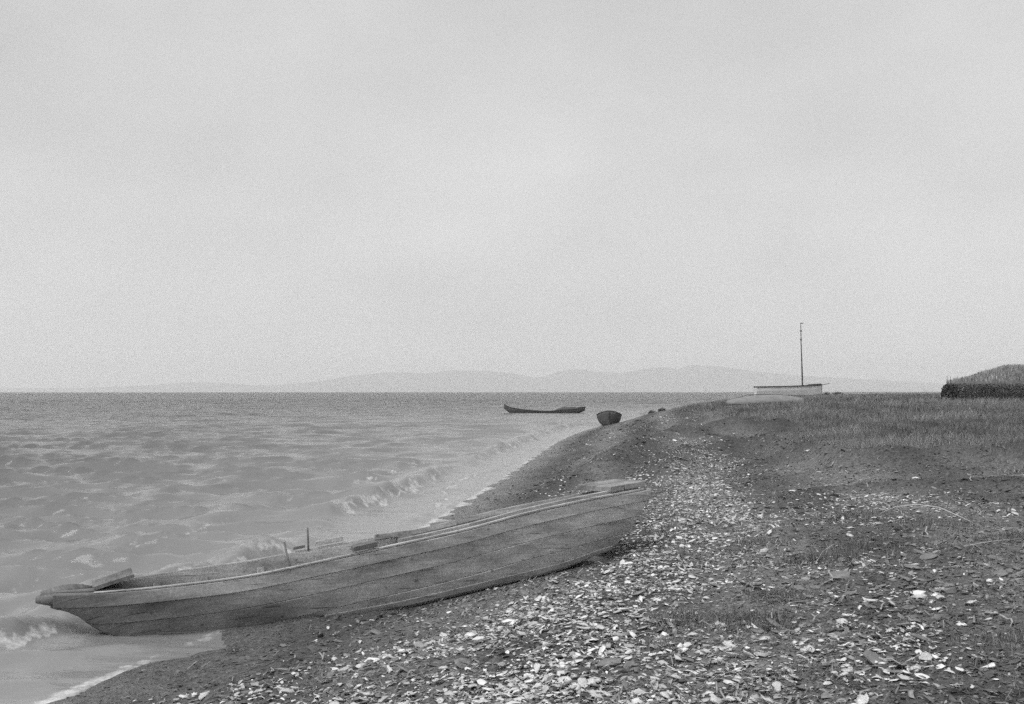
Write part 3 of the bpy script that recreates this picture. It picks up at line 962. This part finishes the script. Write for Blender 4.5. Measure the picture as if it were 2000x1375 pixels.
# shells --------------------------------------------------------------------
def shell_template(seed, n=10):
    q_ = np.random.default_rng(seed)
    a = np.arange(n)*2*math.pi/n
    r_out = (1 + 0.22*np.sin(a*2+q_.uniform(0, 6)) + 0.14*np.sin(a*3+q_.uniform(0, 6)) + q_.normal(0, .10, n))
    el = q_.uniform(.5, .8)
    ex, ey = r_out*np.cos(a)*.5, r_out*np.sin(a)*.5*el
    cup = q_.uniform(.10, .2)*(1 if q_.random() < .6 else -1)
    rim_z = cup*0.9 + q_.normal(0, .055, n)
    outer = np.stack([ex, ey, rim_z], 1)
    mid = np.stack([ex*.6, ey*.6, cup*.22 + q_.normal(0, .02, n)], 1)
    cen = np.array([[q_.normal(0, .05), q_.normal(0, .04), 0]])
    under = np.stack([ex*.95, ey*.95, rim_z-.045], 1)
    cu = np.array([[0, 0, -.08]])
    v = np.concatenate([cen, mid, outer, under, cu])
    f = []
    for j in range(n):
        k = (j+1) % n
        f += [(0, 1+j, 1+k), (1+j, 1+n+j, 1+n+k), (1+j, 1+n+k, 1+k),
              (1+n+j, 1+2*n+j, 1+2*n+k), (1+n+j, 1+2*n+k, 1+n+k)]
        if n > 8:
            f.append((1+3*n, 1+2*n+k, 1+2*n+j))
    v[:, 2] -= v[:, 2].min()
    return v, np.array(f)

m, nt, b = new_mat('shell')
tcn = nt.nodes.new('ShaderNodeTexCoord')
n1 = nd(nt, 'ShaderNodeTexNoise', Scale=3.0, Detail=6.0, Roughness=0.7)
nt.links.new(tcn.outputs['Object'], n1.inputs['Vector'])
ob = nt.nodes.new('ShaderNodeObjectInfo')
c = math_n(nt, 'MULTIPLY', ramp(nt, n1.outputs['Fac'], .3, .65, .62, .90), ramp(nt, ob.outputs['Random'], 0, 1, .78, 1.0))
nt.links.new(c, b.inputs['Base Color'])
b.inputs['Roughness'].default_value = 0.55
bump(nt, b, n1.outputs['Fac'], .5, .05)
SHELL_M = m
SHELL_S = simple_mat('shell_litter', .62, .92, scale=25, rough=.6, attrib='tone', bstr=.2)

X, Y = scatter(185000, 5.0, 60)
cov = shell_cover(X, Y)
keep = (rng.random(len(X)) < cov*0.95) & off_boat(X, Y, .03) & (shore_s(X, Y) > .5)
X, Y = X[keep], Y[keep]
size = np.exp(rng.normal(math.log(.029), .5, len(X)))
size = np.clip(size, .011, .10)*np.interp(Y, [5, 9, 20, 50], [1.05, 1.0, 1.15, 1.7])
Zs = height(X, Y)
order = np.argsort(-(size/Y))
big, rest = order[:290], rng.permutation(order[290:])[:18500]
temps = [shell_template(100+i) for i in range(14)]
meshes = [np_mesh('oyster_shell', v, f, True) for v, f in temps]
for me_ in meshes:
    me_.materials.append(SHELL_M)
for i_ in big:
    me_ = meshes[rng.integers(len(meshes))]
    o = bpy.data.objects.new('oyster_shell', me_)
    COL.objects.link(o)
    sz = float(size[i_])*0.88
    o.location = (float(X[i_]), float(Y[i_]), float(Zs[i_])+0.012)
    o.scale = (sz*rng.uniform(.9, 1.35), sz*rng.uniform(.8, 1.1), sz*rng.uniform(.8, 1.3))
    o.rotation_euler = (rng.normal(0.12, .26), rng.normal(0, .26), rng.uniform(0, 6.283))
    x_, y_ = float(X[i_]), float(Y[i_])
    if y_ > 9.2:
        lb = 'bleached oyster shell in the white drift beside the stern of the plank boat'
    elif x_ < -0.6:
        lb = 'bleached oyster shell on the dark shingle below the middle of the hull, near the water'
    elif x_ > 1.9:
        lb = 'bleached oyster shell among the grass tufts and stones on the inland side of the beach'
    elif y_ > 7.0:
        lb = 'bleached oyster shell on the shingle between the hull and the foremost shells'
    else:
        lb = 'bleached oyster shell in the thick foremost litter, nearest the viewer'
    o['label'] = lb
    o['category'] = 'shell'
    o['group'] = 'large oyster shells scattered over the near beach'
vs, fs, tn = [], [], []
base_i = 0
parts = np.array_split(rest, 8)
for j, idx in enumerate(parts):
    tv, tf = shell_template(300+j, 7)
    n = len(idx)
    R = rot_zxy(rng.uniform(0, 6.283, n), rng.normal(.12, .27, n), rng.normal(0, .25, n))
    S = size[idx][:, None]*np.stack([rng.uniform(.9, 1.6, n), rng.uniform(.7, 1.1, n), rng.uniform(.7, 1.4, n)], 1)
    P = np.stack([X[idx], Y[idx], Zs[idx]+rng.uniform(-.004, .010, n)], 1)
    v = np.einsum('nij,nkj->nki', R, tv[None]*S[:, None, :]) + P[:, None, :]
    vs.append(v.reshape(-1, 3)); k = len(tv)
    fs.append((tf[None]+(np.arange(n)*k)[:, None, None]).reshape(-1, 3)+base_i); base_i += n*k
    tn.append(np.repeat(np.clip(rng.normal(.78, .3, n), .25, 1.15), k))
me = np_mesh('shell_fragments', np.concatenate(vs), np.concatenate(fs), True)
attr(me, 'tone', np.concatenate(tn))
link('shell_fragments', me, SHELL_S, kind='stuff', label='drift of small broken white shells along the strand line', category='shell litter')

# shingle and dark wrack litter -------------------------------------------------
octv = np.array([(1, 0, 0), (.2, .9, .1), (-.9, .15, -.05), (-.1, -1, 0), (.05, .1, 1), (0, -.05, -1)], float)*.5
octf = np.array([(0, 1, 4), (1, 2, 4), (2, 3, 4), (3, 0, 4), (1, 0, 5), (2, 1, 5), (3, 2, 5), (0, 3, 5)])
X, Y = scatter(150000, 4.8, 60)
s_ = shore_s(X, Y)
keep = (s_ > .05) & off_boat(X, Y, .0) & (rng.random(len(X)) > .75*grass_cover(X, Y))
X, Y = X[keep][:90000], Y[keep][:90000]
n = len(X)
sz = np.clip(np.exp(rng.normal(math.log(.019), .55, n)), .007, .09)*np.interp(Y, [5, 10, 40, 60], [.9, 1.0, 1.9, 2.6])
wetn = 1-sstep(.3, 1.6, shore_s(X, Y))
sz *= 1-.5*wetn
R = rot_zxy(rng.normal(math.radians(15), .9, n), rng.normal(0, .35, n), rng.normal(0, .3, n))
S = sz[:, None]*np.stack([rng.uniform(1.0, 2.2, n), rng.uniform(.6, 1.0, n), rng.uniform(.22, .5, n)], 1)
P = np.stack([X, Y, height(X, Y)+sz*.12], 1)
tone = np.clip(np.exp(rng.normal(-.1, .45, n)), .35, 2.6)*(1-.4*wetn)*(1-.55*ridge_dark(X, Y))*(.75+.5*wrack_tone(X, Y))  # ridge shade darkens the stones' colour too
me = instance_mesh('shingle', octv, octf, P, R, S, tone)
link('shingle', me, simple_mat('shingle', .115, .23, scale=40, rough=.75, attrib='tone', bstr=.3, bdist=.005), kind='stuff', label='dark shingle and bits of drift covering the beach', category='shingle')

# strands of dried eelgrass
X, Y = scatter(9000, 4.9, 30)
s_ = shore_s(X, Y)
keep = (s_ > .5) & off_boat(X, Y, .03) & (rng.random(len(X)) < .25+.75*wrack_tone(X, Y))
X, Y = X[keep][:5200], Y[keep][:5200]
n = len(X); K = 5
yaw = rng.normal(math.radians(20), .8, n); ln = np.clip(np.exp(rng.normal(math.log(.14), .5, n)), .04, .32); wd = rng.uniform(.0025, .006, n)*np.interp(Y, [5, 12, 30], [1, 1.5, 3])
curv = rng.normal(0, 1.4, n)
cx_, cy_ = X.copy(), Y.copy()
V = np.zeros((n, K, 2, 3))
for k in range(K):
    a = yaw + curv*(k/(K-1)-.5)
    if k:
        cx_ = cx_+np.cos(a)*ln/(K-1); cy_ = cy_+np.sin(a)*ln/(K-1)
    zz_ = height(cx_, cy_)+.014+.03*np.sin(k*1.3+yaw*7)**2*(ln/.2)
    V[:, k, 0] = np.stack([cx_-np.sin(a)*wd, cy_+np.cos(a)*wd, zz_], 1)
    V[:, k, 1] = np.stack([cx_+np.sin(a)*wd, cy_-np.cos(a)*wd, zz_+.004], 1)
base = (np.arange(n)*K*2)[:, None]
F = np.concatenate([np.concatenate([base+2*k, base+2*k+1, base+2*k+3, base+2*k+2], 1) for k in range(K-1)])
me = np_mesh('seaweed', V.reshape(-1, 3), F, True)
attr(me, 'tone', np.repeat(np.clip(np.exp(rng.normal(-.15, .4, n)), .3, 1.5), K*2))
link('seaweed', me, simple_mat('dry_weed', .16, .32, scale=20, attrib='tone', bstr=0), kind='stuff', label='dried strands of seaweed strewn over the beach', category='seaweed')

# flat stones big enough to pick out ----------------------------------------------
STONE_M = simple_mat('flat_stone', .16, .30, scale=2.2, rough=.8, bstr=.5, bdist=.06)
def stone_template(seed):
    q_ = np.random.default_rng(seed); n = 9
    a = np.arange(n)*2*math.pi/n
    r_ = .5*(1+q_.normal(0, .12, n)+.15*np.sin(a*2+q_.uniform(0, 6)))
    el = q_.uniform(.5, .85)
    top = np.stack([r_*.72*np.cos(a), r_*.72*np.sin(a)*el, .12+q_.normal(0, .015, n)], 1)
    rim = np.stack([r_*np.cos(a), r_*np.sin(a)*el, .04+q_.normal(0, .015, n)], 1)
    bot = np.stack([r_*.8*np.cos(a), r_*.8*np.sin(a)*el, -.06+0*a], 1)
    v = np.concatenate([top, rim, bot, [[0, 0, .14]]]); f = []
    for j in range(n):
        k = (j+1) % n
        f += [(3*n, j, k), (j, n+j, n+k), (j, n+k, k), (n+j, 2*n+j, 2*n+k), (n+j, 2*n+k, n+k)]
    return v, np.array(f)
smesh = [np_mesh('flat_stone', *stone_template(700+i), False) for i in range(9)]
for me_ in smesh:
    me_.materials.append(STONE_M)
spots = [(-0.33, 7.15, .14), (-.95, 6.2, .12), (.62, 6.6, .15), (2.9, 9.1, .17), (3.9, 9.6, .16), (4.1, 8.6, .14), (3.6, 9.2, .13), (2.6, 6.5, .15), (1.9, 7.4, .13), (4.4, 9.3, .14), (3.3, 7.9, .16), (2.2, 6.2, .17)]
for _ in range(120):
    x_, y_ = float(rng.normal(4.0, .9)), float(rng.normal(9.0, 1.3))
    if 5.4 < y_ < 12.5 and x_/y_ < .53:
        spots.append((x_, y_, float(rng.uniform(.04, .10))))
for _ in range(60):
    x_, y_ = float(rng.uniform(-2.0, 3.0)), float(rng.uniform(5.5, 9.0))
    if float(shore_s(x_, y_)) > .8 and off_boat(np.array(x_), np.array(y_), .1):
        spots.append((x_, y_, float(rng.uniform(.05, .10))))
for x_, y_, sz in spots:
    o = bpy.data.objects.new('flat_stone', smesh[rng.integers(9)])
    COL.objects.link(o)
    o.location = (x_, y_, float(height(x_, y_))+.012)
    o.scale = (sz*1.2, sz*.95, sz*rng.uniform(.7, 1.3))
    o.rotation_euler = (rng.normal(.1, .2), rng.normal(0, .2), rng.normal(0.2, .7))
    o['label'] = ('flat grey stone in the bed of slabs on the inland side of the beach' if x_ > 2.3 else
                  'flat grey stone lying on the dark shingle below the hull, seaward of the grass tufts' if y_ > 6.8 else
                  'flat grey stone among the thick foremost shells, nearest the viewer')
    o['category'] = 'stone'; o['group'] = 'flat stones on the near beach'

# grass ---------------------------------------------------------------------------
GRASS_M = simple_mat('dry_grass', .13, .24, scale=1.2, attrib='tone', bstr=0)
def blades(name, X, Y, Z, H, Wd, tone, mat, lean=.25, **props):
    n = len(X)
    a = rng.uniform(0, math.pi, n); dx, dy = np.cos(a)*Wd, np.sin(a)*Wd
    la = rng.uniform(0, 6.283, n); lm = np.abs(rng.normal(0, lean, n))
    lx, ly = np.cos(la)*lm*H, np.sin(la)*lm*H
    V = np.zeros((n, 5, 3))
    V[:, 0] = np.stack([X-dx, Y-dy, Z-.03], 1); V[:, 1] = np.stack([X+dx, Y+dy, Z-.03], 1)
    V[:, 2] = np.stack([X-dx*.8+lx*.35, Y-dy*.8+ly*.35, Z+H*.55], 1); V[:, 3] = np.stack([X+dx*.8+lx*.35, Y+dy*.8+ly*.35, Z+H*.55], 1)
    V[:, 4] = np.stack([X+lx, Y+ly, Z+H], 1)
    b_ = (np.arange(n)*5)[:, None]
    Q = np.concatenate([b_, b_+1, b_+3, b_+2], 1); T = np.concatenate([b_+2, b_+3, b_+4], 1)
    me = np_mesh(name, V.reshape(-1, 3), [Q, T], True)
    attr(me, 'tone', np.repeat(tone, 5))
    return link(name, me, mat, **props)

X, Y = scatter(220000, 11, 170, -2, 36)
g = grass_cover(X, Y)
keep = rng.random(len(X)) < g
X, Y = X[keep][:115000], Y[keep][:115000]
g = grass_cover(X, Y)
cl_ = fbm(X*.5, Y*.35, 501, 4)
H = (.06+.34*g**1.5*np.clip(.2+1.5*cl_, .25, 1.3))*rng.uniform(.55, 1.15, len(X))*np.interp(Y, [10, 16, 22, 60, 90, 130], [.30, .35, .55, .62, .6, .6])
# keep clear of the hulls lying in the grass
clear = ~((np.abs(Y-60) < .9) & (X > 12.7) & (X < 17.6)) & ~((np.abs(Y-120) < 1.3) & (X > 28.4) & (X < 36.4))
X, Y, H, cl_ = X[clear], Y[clear], H[clear], cl_[clear]
tone = np.clip((.05+1.9*cl_)*np.exp(rng.normal(0, .2, len(X))), .3, 2.6)
blades('grass', X, Y, height(X, Y), H, np.interp(Y, [10, 30, 60, 170], [.003, .0055, .011, .03])*rng.uniform(.7, 1.4, len(X)), tone, GRASS_M, lean=.7,
       kind='stuff', label='rough grass covering the bank above the beach', category='grass')
# mound cover
n = 16000
Y = rng.uniform(53.5, 70, n); X = rng.uniform(22.9, 38, n)+(Y-54.0)*0.47
blades('grass', X, Y, mound_z(X, Y), rng.uniform(.08, .26, n), rng.uniform(.010, .022, n), np.exp(rng.normal(0.5, .3, n)), GRASS_M,
       kind='stuff', label='short grass growing over the mound', category='grass')

# bushes: leaf clumps
LEAF_M = simple_mat('bush_leaf', .05, .10, scale=6, attrib='tone', bstr=0)
def leaf_cloud(pts, size):
    n = len(pts)
    tv = np.array([(-.5, 0, 0), (0, -.28, .05), (.5, 0, 0), (0, .28, .05)]); tf = np.array([(0, 1, 2, 3)])
    R = rot_zxy(rng.uniform(0, 6.283, n), rng.uniform(-1.4, 1.4, n), rng.uniform(-1.2, 1.2, n))
    S = np.repeat((size*rng.uniform(.6, 1.4, n))[:, None], 3, 1)
    return instance_mesh('leaves', tv, tf, pts, R, S, np.exp(rng.normal(0, .35, n)))
n = 24000
X = rng.uniform(22.8, 36, n); Y = 53.55+rng.random(n)*.9
P = np.stack([X, Y, 1.45+rng.random(n)*np.clip(mound_z(X, Y+.6)-1.45, .2, 1.25)], 1)
link('undergrowth', leaf_cloud(P, .085), LEAF_M, kind='stuff', label='dark undergrowth along the steep foot of the mound', category='undergrowth')
def bush(x, y, z, rx, rz, n, label, twigs=3):
    r = root_at('bush', (x, y, z), label, 'bush')
    mb = MB()
    for k in range(twigs+2):
        a = rng.uniform(0, 6.28); q_ = rng.uniform(.1, .5)*rx
        mb.tube([(0, 0, -.1), (math.cos(a)*q_*.5, math.sin(a)*q_*.5, rz*.6), (math.cos(a)*q_, math.sin(a)*q_, rz*rng.uniform(1.0, 1.35))], [.03, .02, .008], 5)
    mb.build('stems', TARRED, r)
    u = rng.normal(0, 1, (n, 3)); u /= np.linalg.norm(u, axis=1)[:, None]
    rad = rng.random(n)**.45
    lob = .75+.4*fbm(u[:, 0]*2+5, u[:, 2]*2+u[:, 1]*2, int(x*7) % 97, 2)
    P = u*(rad*lob)[:, None]*np.array([rx, rx, rz*.55])+np.array([0, 0, rz*.5])
    link('foliage', leaf_cloud(P, .10), LEAF_M, r)
bush(23.05, 54.0, 1.5, .42, 1.22, 3600, 'dark upright bush at the steep left end of the grassy mound')
bush(36.9, 116, 1.6, .75, .62, 900, 'low bush beside the bow of the masted boat')
bush(34.4, 112, 1.6, .5, .55, 700, 'small bush in front of the masted boat below its mast')
for i_, (x_, y_) in enumerate([(11.5, 84), (12.6, 86)]):
    bush(x_, y_, float(height(x_, y_)), .4, .45, 400, ['shrub at the seaward edge of the bank nearer the water', 'shrub at the seaward edge of the bank nearer the low pale boat'][i_])

# tufts of grass on the near beach: each its own plant
TUFTS = [(1.62, 7.55, .42, .17, 900), (1.30, 7.75, .3, .13, 500), (2.95, 9.9, .4, .16, 700), (3.5, 10.4, .45, .16, 700), (1.05, 7.0, .22, .10, 260), (2.15, 8.3, .3, .12, 400),
         (2.6, 11.2, .4, .12, 500), (4.8, 11.6, .6, .15, 800), (5.2, 10.4, .5, .16, 700), (2.0, 13.2, .4, .12, 400), (3.1, 6.4, .3, .11, 350), (1.7, 6.1, .2, .08, 160), (4.2, 12.9, .6, .14, 700), (1.9, 10.5, .3, .10, 300)]
TL = ['largest dark grass tuft on the shingle below the stern', 'dense grass tuft on the seaward side of the largest tuft', 'tuft of grass inland of the beached boat among flat stones',
      'grass tuft beside the curved dry stalk on the upper beach', 'small sparse grass tuft nearest the white shells', 'tuft of grass just inland of the largest tuft', 'low grass tuft behind the shell strand',
      'wide tuft of grass on the upper beach at the right edge', 'grass tuft among the flat stones at the right edge', 'thin tuft of grass next to the shell drift behind the stern',
      'tuft of grass in the near right corner of the beach', 'tiny grass tuft closest to the viewer', 'wide grass tuft below the dark berm ridge', 'low thin grass tuft beside the stern of the beached boat']
for (x_, y_, rad, hgt, n), lab in zip(TUFTS, TL):
    a = rng.uniform(0, 6.283, n); q_ = rad*rng.random(n)**.75*(.7+.5*vnoise(a*1.3, a*0+x_*9, 7))
    X = x_+np.cos(a)*q_*1.2; Y = y_+np.sin(a)*q_*.8
    H = hgt*.75*rng.uniform(.35, 1.1, n)*(1-.5*(q_/rad)**2)
    o = blades('grass_tuft', X, Y, height(X, Y), H, rng.uniform(.0015, .0035, n), np.exp(rng.normal(-.05, .3, n)), GRASS_M, lean=.85)
    o['label'] = lab; o['category'] = 'grass tuft'; o['group'] = 'grass tufts on the near beach'

# sparse thin blades through the right side of the beach
X, Y = scatter(22000, 5, 22, 4, 34)
s_ = shore_s(X, Y)
dn = sstep(.45, .62, fbm(X*.6, Y*.6, 521, 4))*sstep(5.0, 7.5, s_)
keep = rng.random(len(X)) < dn*.8
X, Y = X[keep], Y[keep]
n = len(X)
blades('grass', X, Y, height(X, Y), rng.uniform(.03, .11, n), np.interp(Y, [5, 20], [.0015, .005])*np.ones(n), np.exp(rng.normal(0, .35, n)), GRASS_M, lean=.6,
       kind='stuff', label='thin sprouting grass on the upper beach', category='grass')

# dry stalks
STALK = simple_mat('dry_stalk', .38, .55, scale=20, bstr=0)
def stalk(pts, rad, label):
    mb = MB()
    P = []
    for x_, y_, h_ in pts:
        P.append((x_, y_, float(height(x_, y_))+h_))
    mb.tube(P, [rad]*(len(P)-1)+[rad*.5], 6)
    o = mb.build('dry_stalk', STALK, None, smooth=True)
    o['label'] = label; o['category'] = 'stalk'; o['group'] = 'dry reed stalks on the beach'
stalk([(4.35, 12.1, .10), (4.5, 12.0, .17), (4.7, 11.9, .19), (4.9, 11.75, .17), (5.05, 11.55, .11), (5.2, 11.4, .03)], .007, 'pale dry stalk arched over the upper beach')
stalk([(2.88, 9.7, .03), (3.05, 10.05, .05), (3.25, 10.4, .06), (3.4, 10.7, .04)], .004, 'straight dry stalk lying inland of the flat stones')
stalk([(4.3, 9.75, .05), (4.6, 9.85, .06), (5.0, 10.0, .05)], .0045, 'straight dry stalk lying at the right edge of the beach')
stalk([(3.75, 14.4, .0), (3.72, 14.35, .08), (3.66, 14.3, .18)], .007, 'short forked twig standing on the upper beach')

# ------------------------------------------------------------------ haze
mb = MB()
x0, x1, y0, y1, z0, z1 = -24000, 24000, -300, 29000, -72.0, 760.0
mb.add([(x, y, zq) for zq in (z0, z1) for x, y in ((x0, y0), (x1, y0), (x1, y1), (x0, y1))],
       [(3, 2, 1, 0), (4, 5, 6, 7), (0, 1, 5, 4), (1, 2, 6, 5), (2, 3, 7, 6), (3, 0, 4, 7)])
hm = bpy.data.materials.new('haze'); hm.use_nodes = True
hm.node_tree.nodes.clear()
ho = hm.node_tree.nodes.new('ShaderNodeOutputMaterial')
pv = hm.node_tree.nodes.new('ShaderNodeVolumePrincipled')
pv.inputs['Color'].default_value = (.97, .97, .97, 1)
pv.inputs['Density'].default_value = 7.9e-5
pv.inputs['Anisotropy'].default_value = 0.2
hm.node_tree.links.new(pv.outputs[0], ho.inputs['Volume'])
mb.build('haze', hm, None, kind='stuff')
